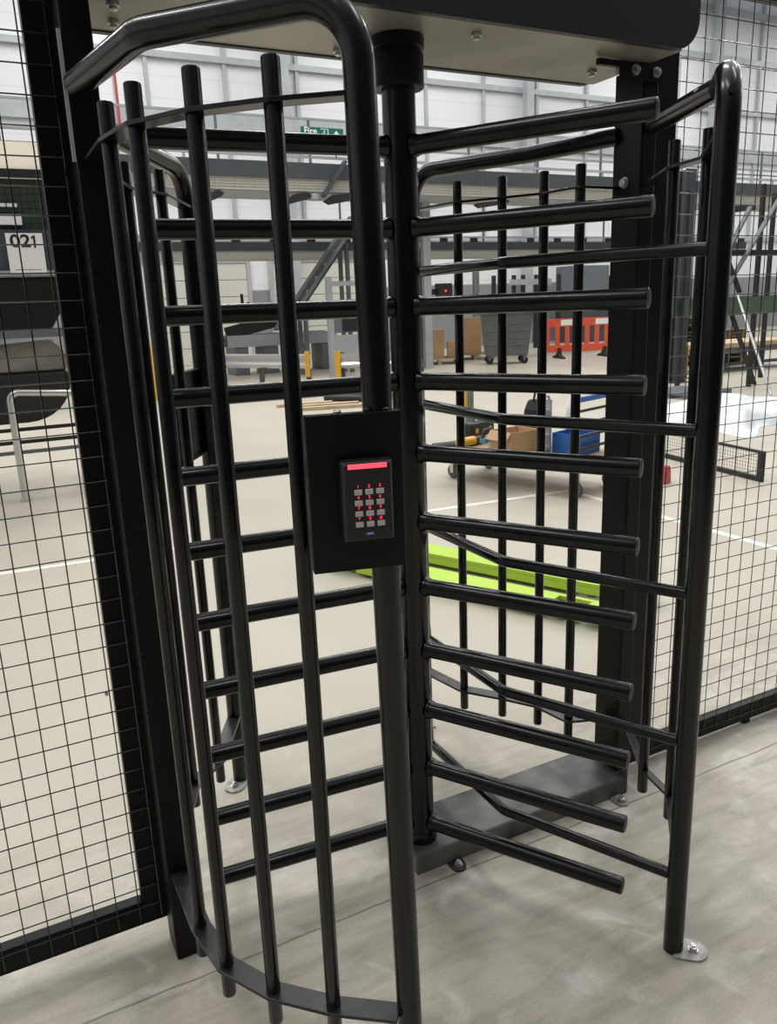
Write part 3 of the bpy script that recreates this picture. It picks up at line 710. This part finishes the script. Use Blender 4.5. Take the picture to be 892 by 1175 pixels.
# --- inclined conveyor and machinery under it
ic = thing('inclined_conveyor', 'dark grey inclined conveyor climbing towards the upper level', 'conveyor', (6.75, 15.9, 0))
def I_(x, y, z): return (x - 6.4, y - 15.9, z)
for y in (15.62, 16.0): MB().bar(I_(4.95, y, 1.05), I_(7.0, y, 3.53), .05, .52, (0, 1, 0)).build('side_plate', M['dark_steel'] if y > 15.8 else M['dark_steel'], ic)
MB().bar(I_(5.0, 15.81, 1.12), I_(7.08, 15.81, 3.64), .32, .05).build('belt', M['rubber'], ic)
for k in range(9):
    t_ = (k + .5) / 9; MB().bb(I_(5.0 + 2.1 * t_ - .03, 15.59, 1.05 + 2.62 * t_ - .10), I_(5.0 + 2.1 * t_ + .03, 15.594, 1.05 + 2.62 * t_ + .12)).build('stiffener', M['light_steel'], ic)
for x, z in ((5.5, 1.55), (6.6, 2.9)):
    for y in (15.62, 16.0): MB().bb(I_(x - .04, y - .04, 0), I_(x + .04, y + .04, z)).build('leg', M['mid_steel'], ic)
lw = thing('belt_conveyor', 'low grey belt conveyor on panelled legs behind the steel guardrail', 'conveyor', (5.6, 17.4, 0))
MB().bb((-1.2, -.4, .66), (1.6, -.36, .94)).build('side_plate', M['light_steel'], lw)
MB().bb((-1.2, .36, .66), (1.6, .4, .94)).build('side_plate', M['light_steel'], lw)
MB().bb((-1.2, -.359, .82), (1.6, .359, .86)).build('belt', M['rubber'], lw)
MB().bar((-1.2, -.3, .98), (.2, -.3, 1.28), .3, .10, (0, 1, 0)).build('feed_belt', M['rubber'], lw)
for x in (-1.05, -.3, .45, 1.2): MB().bb((x, -.38, 0), (x + .34, .38, .655)).build('leg_panel', M['mid_steel'], lw)
MB().bb((.3, -.405, .84), (.7, -.4005, .9)).build('warning_strip', M['yellow'], lw)
for x, z in ((-1.15, 2.0), (-.55, 1.9), (-.40, 1.7)): MB().bb((x, .41, .7), (x + .06, .47, z)).build('upright', M['near_black'], lw)
gc = thing('machine_cabinet', 'pale grey machine cabinet with tall posts behind the left turnstile tube', 'cabinet', (6.55, 14.85, 0))
for x in (-.42, .42): MB().bb((x - .06, -.06, 0), (x + .06, .06, 2.15)).build('post', M['light_steel'], gc)
MB().bb((-.359, -.03, .95), (.359, .03, 1.62)).build('panel', M['mid_steel'], gc)
MB().bb((-.359, -.03, .15), (.359, .03, .9)).build('panel', M['light_steel'], gc)
MB().bb((-.359, -.04, 1.95), (.359, .04, 2.05)).build('crossbar', M['light_steel'], gc)
MB().bb((-.15, -.05, .98), (.25, -.031, 1.3)).build('control_box', M['near_black'], gc)
# guardrails
def guardrail(label, a, b, ends):
    a, b = Vector((*a, 0)), Vector((*b, 0)); d = b - a; l_ = d.length
    t = thing('guardrail', label, 'guardrail', a, math.atan2(d.y, d.x))
    pr = [(.0, .30), (-.05, .33), (-.05, .38), (-.01, .43), (-.01, .47), (-.05, .52), (-.05, .57), (0, .60), (.01, .60), (.01, .30)]
    MB().prism(pr, 0, l_, lambda x, y, z: (z, x, y)).build('beam', M['steel'] if ends else M['steel'], t)
    n = max(2, int(l_ / 1.1) + 1)
    for i in range(n): MB().bb((.1 + i * (l_ - .2) / (n - 1) - .04, .011, 0), (.1 + i * (l_ - .2) / (n - 1) + .04, .09, .62)).build('post', M['dark_steel'], t)
    for e in ends: MB().bb((e * l_ - .06, -.07, .14), (e * l_ + .06, -.052, .66)).build('end_cap', M['yellow'], t, bevel=.004)
    return t
guardrail('silver steel guardrail with yellow end cap left of the walkway gap', (3.72, 16.0), (5.16, 13.72), (.985,))
guardrail('short silver guardrail with yellow end right of the walkway gap', (5.56, 13.26), (6.9, 12.4), (.01,))
# timbers and pipes on the floor
for k, (x, y, rz, l_) in enumerate(((3.9, 9.55, -.25, 1.1), (3.85, 9.9, -.18, 1.1), (3.65, 10.25, -.2, .9))):
    o = MB().bb((-l_ / 2, -.06, 0), (l_ / 2, .06, .05)).build('timber', M['wood']); o.location = (x, y, 0); o.rotation_euler = (0, 0, rz)
    tag(o, ['pale timber plank on the floor, nearest of three by the black pipes', 'pale timber plank on the floor, middle of three by the black pipes', 'pale timber plank on the floor, farthest of three by the black pipes'][k], 'plank', 'timber planks on the floor')
for k, (a, b) in enumerate((((4.15, 10.6, .055), (4.9, 9.7, .055)), ((4.45, 11.0, .055), (5.1, 10.0, .055)), ((4.85, 11.4, .055), (5.4, 10.5, .055)))):
    tag(MB().tube([a, b], .055, 12).build('black_pipe', M['near_black']), ['short black pipe lying on the floor nearest the timber planks', 'short black pipe lying between two others on the floor', 'short black pipe lying farthest from the timber planks'][k], 'pipe', 'black pipes on the floor')
yb2 = thing('bollard', 'thin yellow bollard glimpsed between the left post and the first cage bars', 'bollard', (1.84, 13.0, 0))
MB().lathe([(.06, 0), (.06, .95), (.045, .98)], (0, 0, 0), 16).build('post', M['yellow'], yb2)

# --- wheelie bin, boxes on pallets, barrier, cabinet
wb = thing('wheelie_bin', 'large grey four wheeled waste bin standing in the hall', 'bin', (10.75, 14.75, 0), -.52)
bm_ = MB()
def rr(w, d, z): return [(-w, -d, z), (w, -d, z), (w, d, z), (-w, d, z)]
v = rr(.50, .36, .20) + rr(.60, .47, 1.18) + rr(.64, .51, 1.19) + rr(.64, .51, 1.25)
fs = [(3, 2, 1, 0), (12, 13, 14, 15)] + [(i + 4 * k, (i + 1) % 4 + 4 * k, (i + 1) % 4 + 4 * k + 4, i + 4 * k + 4) for k in range(3) for i in range(4)]
bm_.add(v, fs); bm_.build('bin_body', M['bin'], wb, bevel=.03)
for z in (.45, .62, .79, .96):
    k = (z - .2) / .98; w_ = .50 + .10 * k; d_ = .36 + .11 * k
    MB().bb((-w_ + .05, -d_ - .012, z), (w_ - .05, -d_ + .01, z + .05)).build('rib', M['bin'], wb)
lid = MB(); lid.prism([(-.66, 1.2505), (.66, 1.2505), (.66, 1.30), (.45, 1.40), (-.45, 1.40), (-.66, 1.30)], -.53, .53, lambda x, y, z: (x, z, y)); lid.build('lid', M['bin'], wb, bevel=.02)
for x in (-.42, .42):
    for y in (-.28, .28):
        fk = MB().bb((x - .03, y - .05, .10), (x + .03, y - .035, .20)).bb((x - .03, y + .035, .10), (x + .03, y + .05, .20)).build('castor', M['mid_steel'], wb)
        MB().lathe([(.08, -.025), (.09, -.02), (.09, .02), (.08, .025)], (x, y, .092), 16, 'Y').build('castor_wheel', M['rubber'], fk)
pal = [pallet('low pallet under the leftmost brown boxes beyond the shaft', (9.72, 16.25, 0), -.5, None), pallet('low pallet under the tall brown box beside the grey bin', (11.25, 16.95, 0), -.5, None)]
def cbox(label, x, y, z, w, d, h, rz):
    t = thing('cardboard_box', label, 'box', (x, y, z), rz)
    MB().bb((-w / 2, -d / 2, 0), (w / 2, d / 2, h)).build('carton', M['card'], t, bevel=.008)
    MB().bb((-w / 2 - .001, -.03, h), (w / 2 + .001, .03, h + .002)).build('tape', M['wood'], t)
cbox('brown cardboard box nearest the shaft on its pallet', 9.62, 16.25, .145, .42, .5, .72, -.5)
cbox('low brown cardboard box right of the taller one on the first pallet', 10.06, 16.05, .145, .36, .5, .40, -.5)
cbox('tall brown cardboard box on a pallet beside the grey bin', 11.05, 16.9, .145, .62, .6, .95, -.5)
ba = thing('barrier', 'orange red plastic pedestrian barrier with white reflective patches in the hall', 'barrier', (13.15, 14.75, 0), -.32)
bb_ = MB()
bb_.bb((-1, -.02, .16), (1, .02, .34)).bb((-1, -.02, .80), (1, .02, 1.0))
for i in range(8): bb_.bb((-1 + i * .2686, -.02, .34), (-.88 + i * .2686, .02, .80))
bb_.build('barrier_panel', M['orange'], ba, bevel=.006)
for x in (-.42, .52): MB().bb((x - .17, -.024, .83), (x + .17, -.0205, .97)).build('reflector', M['white'], ba)
for x in (-.62, .62):
    MB().prism([(-.36, 0), (.36, 0), (.34, .035), (.07, .10), (.04, .26), (-.04, .26), (-.07, .10), (-.34, .035)], x - .05, x + .05, lambda x_, y, z: (z, x_, y)).build('foot', M['rubber'], ba)
    
ca = thing('grey_cabinet', 'tall grey cabinet with dark base against the far wall behind the barrier', 'cabinet', (18.1, 20.6, 0))
MB().bb((-.75, -.5, 1.2), (.75, .5, 2.55)).build('cabinet_body', M['mid_steel'], ca, bevel=.01)
MB().bb((-.75, -.5, 0), (.75, .5, 1.19)).build('cabinet_base', M['dark_steel'], ca, bevel=.01)
MB().bb((.82, -.5, 0), (1.5, .4, 2.2)).build('side_unit', M['near_black'], ca)
eq = thing('equipment_stand', 'black equipment stand with pale crossbar behind the grey bin', 'stand', (14.6, 19.2, 0))
for x in (-1.15, -.4, -.05, .45, 1.35): MB().bb((x - .05, -.05, 0), (x + .05, .05, 2.25)).build('upright', M['near_black'], eq)
MB().bb((-.6, -.09, 1.95), (1.0, -.051, 2.12)).build('crossbar', M['light_steel'], eq)
MB().bb((-1.2, -.04, 1.1), (1.4, .04, 1.25)).build('shelf', M['near_black'], eq)
support('support_post', 'thin grey support post standing behind the grey waste bin', 11.75, 17.6, .14, 2.6, M['light_steel'])
lb = thing('control_box', 'black control box with small red light fixed beside the pale post', 'box', (9.07, 14.93, 1.58))
MB().bb((-.17, -.1, 0), (.21, .08, .37)).build('enclosure', M['near_black'], lb, bevel=.01)
MB().bb((-.30, -.02, .12), (-.1705, .02, .25)).build('mounting_arm', M['near_black'], lb)
MB().lathe([(.022, -.012), (.018, -.016), (.022, 0)], (.02, -.1, .20), 12, 'Y').build('indicator', M['red_led'], lb)

# --- sorting machine behind the left fence
sm = thing('sorting_machine', 'dark green and black machine with cream panel and chrome legs behind left fence', 'machine', (-1.1, 6.1, 0))
def G(x, y, z): return (x + 1.1, y - 6.1, z)
MB().bb(G(-2.4, 5.75, 2.685), G(-.03, 6.6, 2.89)).build('glow_panel', M['cream'], sm)
MB().bb(G(-2.4, 5.72, 2.62), G(-.03, 5.745, 2.684)).build('panel_edge', M['near_black'], sm)
MB().bb(G(-2.4, 5.80, 2.22), G(-.04, 6.5, 2.62)).build('guard_back', M['green'], sm)
gm_ = wire_grid(MB(), G(-2.4, 0, 0)[0], G(-.04, 0, 0)[0], 2.22, 2.61, G(0, 5.74, 0)[1], .055, .055, .004); gm_.build('guard_mesh', M['near_black'], sm)
for x0 in (-.95, -.62): MB().bb(G(x0, 5.735, 2.26), G(x0 + .19, 5.73 + .06, 2.34)).build('white_block', M['white'], sm)
MB().bb(G(-.95, 5.74, 2.40), G(-.45, 5.79, 2.425)).build('white_strip', M['white'], sm)
MB().bb(G(-2.4, 5.70, 1.90), G(-.05, 6.5, 2.2195)).build('cross_beam', M['dark_steel'], sm)
MB().bb(G(-2.4, 5.67, 1.86), G(-.05, 6.5, 1.8995)).build('beam_lip', M['light_steel'], sm)
hp = MB(); hp.prism([(-2.3, 1.855), (-.10, 1.855), (-.17, 1.62), (-.30, 1.42), (-2.1, 1.40)], 5.95, 6.4, lambda x, y, z: G(x, z, y)); hp.build('hopper', M['rubber'], sm, bevel=.02)
MB().bb(G(-2.2, 5.78, 1.36), G(-.12, 5.82, 1.43)).build('hopper_rim', M['mid_steel'], sm)
vs = []; n = 16
tg_ = MB(); arc = [(-2.0 + 0, .98)] 
prof_ = [(-1.9, 1.06), (-.22, 1.06)] + [(-.22 - .38 + .38 * math.cos(a), .98 - .34 * math.sin(a)) for a in [PI / 2 * k / 8 for k in range(9)]] + [(-1.8, .64)]
tg_.prism(prof_, 5.85, 6.35, lambda x, y, z: G(x, z, y)); tg_.build('trough', M['rubber'], sm, bevel=.02)
tg2 = MB().prism([(-2.0, 1.061), (-.22, 1.061), (-.2, 1.20), (-.3, 1.34), (-.9, 1.30), (-1.5, 1.35), (-2.0, 1.30)], 5.9, 6.3, lambda x, y, z: G(x, z, y)); tg2.build('clear_sack', M['rope'], sm, bevel=.04, bseg=3)
for z, m in ((.58, 'near_black'), (.47, 'near_black'), (.38, 'mid_steel')): MB().bb(G(-2.4, 5.9, z - .015), G(-.05, 5.93, z + .015)).build('rail', M[m], sm)
for x in (-2.3, -.12):
    for y in (5.88, 6.45): MB().bb(G(x - .04, y - .03, 0), G(x + .04, y + .03, 1.8595)).build('leg', M['near_black'], sm)
bf = thing('tube_barrier', 'bright steel tube frame standing in front of the machine behind left fence', 'frame', (-.75, 5.62, 0), 0)
MB().tube([(.02, 0, .02), (.02, 0, .93), (.62, 0, .88), (.62, 0, .02)], .028, 14, fillet=.07).build('tube_frame', M['steel'], bf)
for x in (.02, .62): MB().lathe([(.045, 0), (.045, .02), (.03, .022)], (x, 0, 0), 14).build('foot', M['steel'], bf)
# white number sign
sg = thing('number_sign', 'white sign with black number 021 on the machine behind the left fence', 'sign', (-.437, 5.665, 1.875), 0)
MB().bb((-.138, 0, 0), (.138, .004, .315)).build('sign_panel', M['white'], sg)
text_mesh('sign_number', '02', .135, M['ink'], sg, Matrix.Translation((-.032, -.0012, .25)) @ Matrix.Rotation(PI / 2, 4, 'X'), .0008, stretch=1.15, bold=.003)
MB().prism([(.082, .202), (.082, .298), (.070, .298), (.048, .280), (.053, .270), (.066, .279), (.066, .202)], -.002, -.0003, lambda x, y, z: (x, z, y)).build('sign_number', M['ink'], sg)
MB().bb((-.10, -.001, .028), (.10, -.0002, .034)).build('fine_print', M['greyink'], sg)

# ------------------------------------------------------------------ light
w = bpy.data.worlds.new('hall_light'); scene.world = w; w.use_nodes = True
N, L = w.node_tree.nodes, w.node_tree.links
bg = N['Background']
tc = N.new('ShaderNodeTexCoord'); sep = N.new('ShaderNodeSeparateXYZ'); L.new(tc.outputs['Generated'], sep.inputs[0])
rz = N.new('ShaderNodeMapRange'); rz.inputs['From Min'].default_value = -.1; rz.inputs['From Max'].default_value = .9
rz.inputs['To Min'].default_value = .18; rz.inputs['To Max'].default_value = 1.15; L.new(sep.outputs['Z'], rz.inputs['Value'])
ry = N.new('ShaderNodeMapRange'); ry.inputs['From Min'].default_value = -.8; ry.inputs['From Max'].default_value = .5
ry.inputs['To Min'].default_value = .12; ry.inputs['To Max'].default_value = 1.0; L.new(sep.outputs['Y'], ry.inputs['Value'])
mu = N.new('ShaderNodeMath'); mu.operation = 'MULTIPLY'; L.new(rz.outputs[0], mu.inputs[0]); L.new(ry.outputs[0], mu.inputs[1])
L.new(mu.outputs[0], bg.inputs['Strength']); bg.inputs['Color'].default_value = (.90, .955, 1.0, 1)
def area(name, loc, sx, sy, e, c=(1, .97, .93), rot=(0, 0, 0)):
    l = bpy.data.lights.new(name, 'AREA'); l.shape = 'RECTANGLE'; l.size = sx; l.size_y = sy; l.energy = e; l.color = c
    o = bpy.data.objects.new(name, l); col.objects.link(o); o.location = loc; o.rotation_euler = rot; return o
for i, x in enumerate((-6, 3, 12, 22, 32)):
    for y in (4.5, 11, 17.5):
        area('high_bay_light', (x, y, 11.5), .7, 4.5, 300)
area('high_bay_light', (-3.2, -1.5, 9.5), .7, 4.0, 120)
area('high_bay_light', (4.5, -1.5, 9.5), .7, 4.0, 120)
scene.view_settings.view_transform = 'Standard'
scene.view_settings.look = 'None'
scene.view_settings.exposure = 0.16
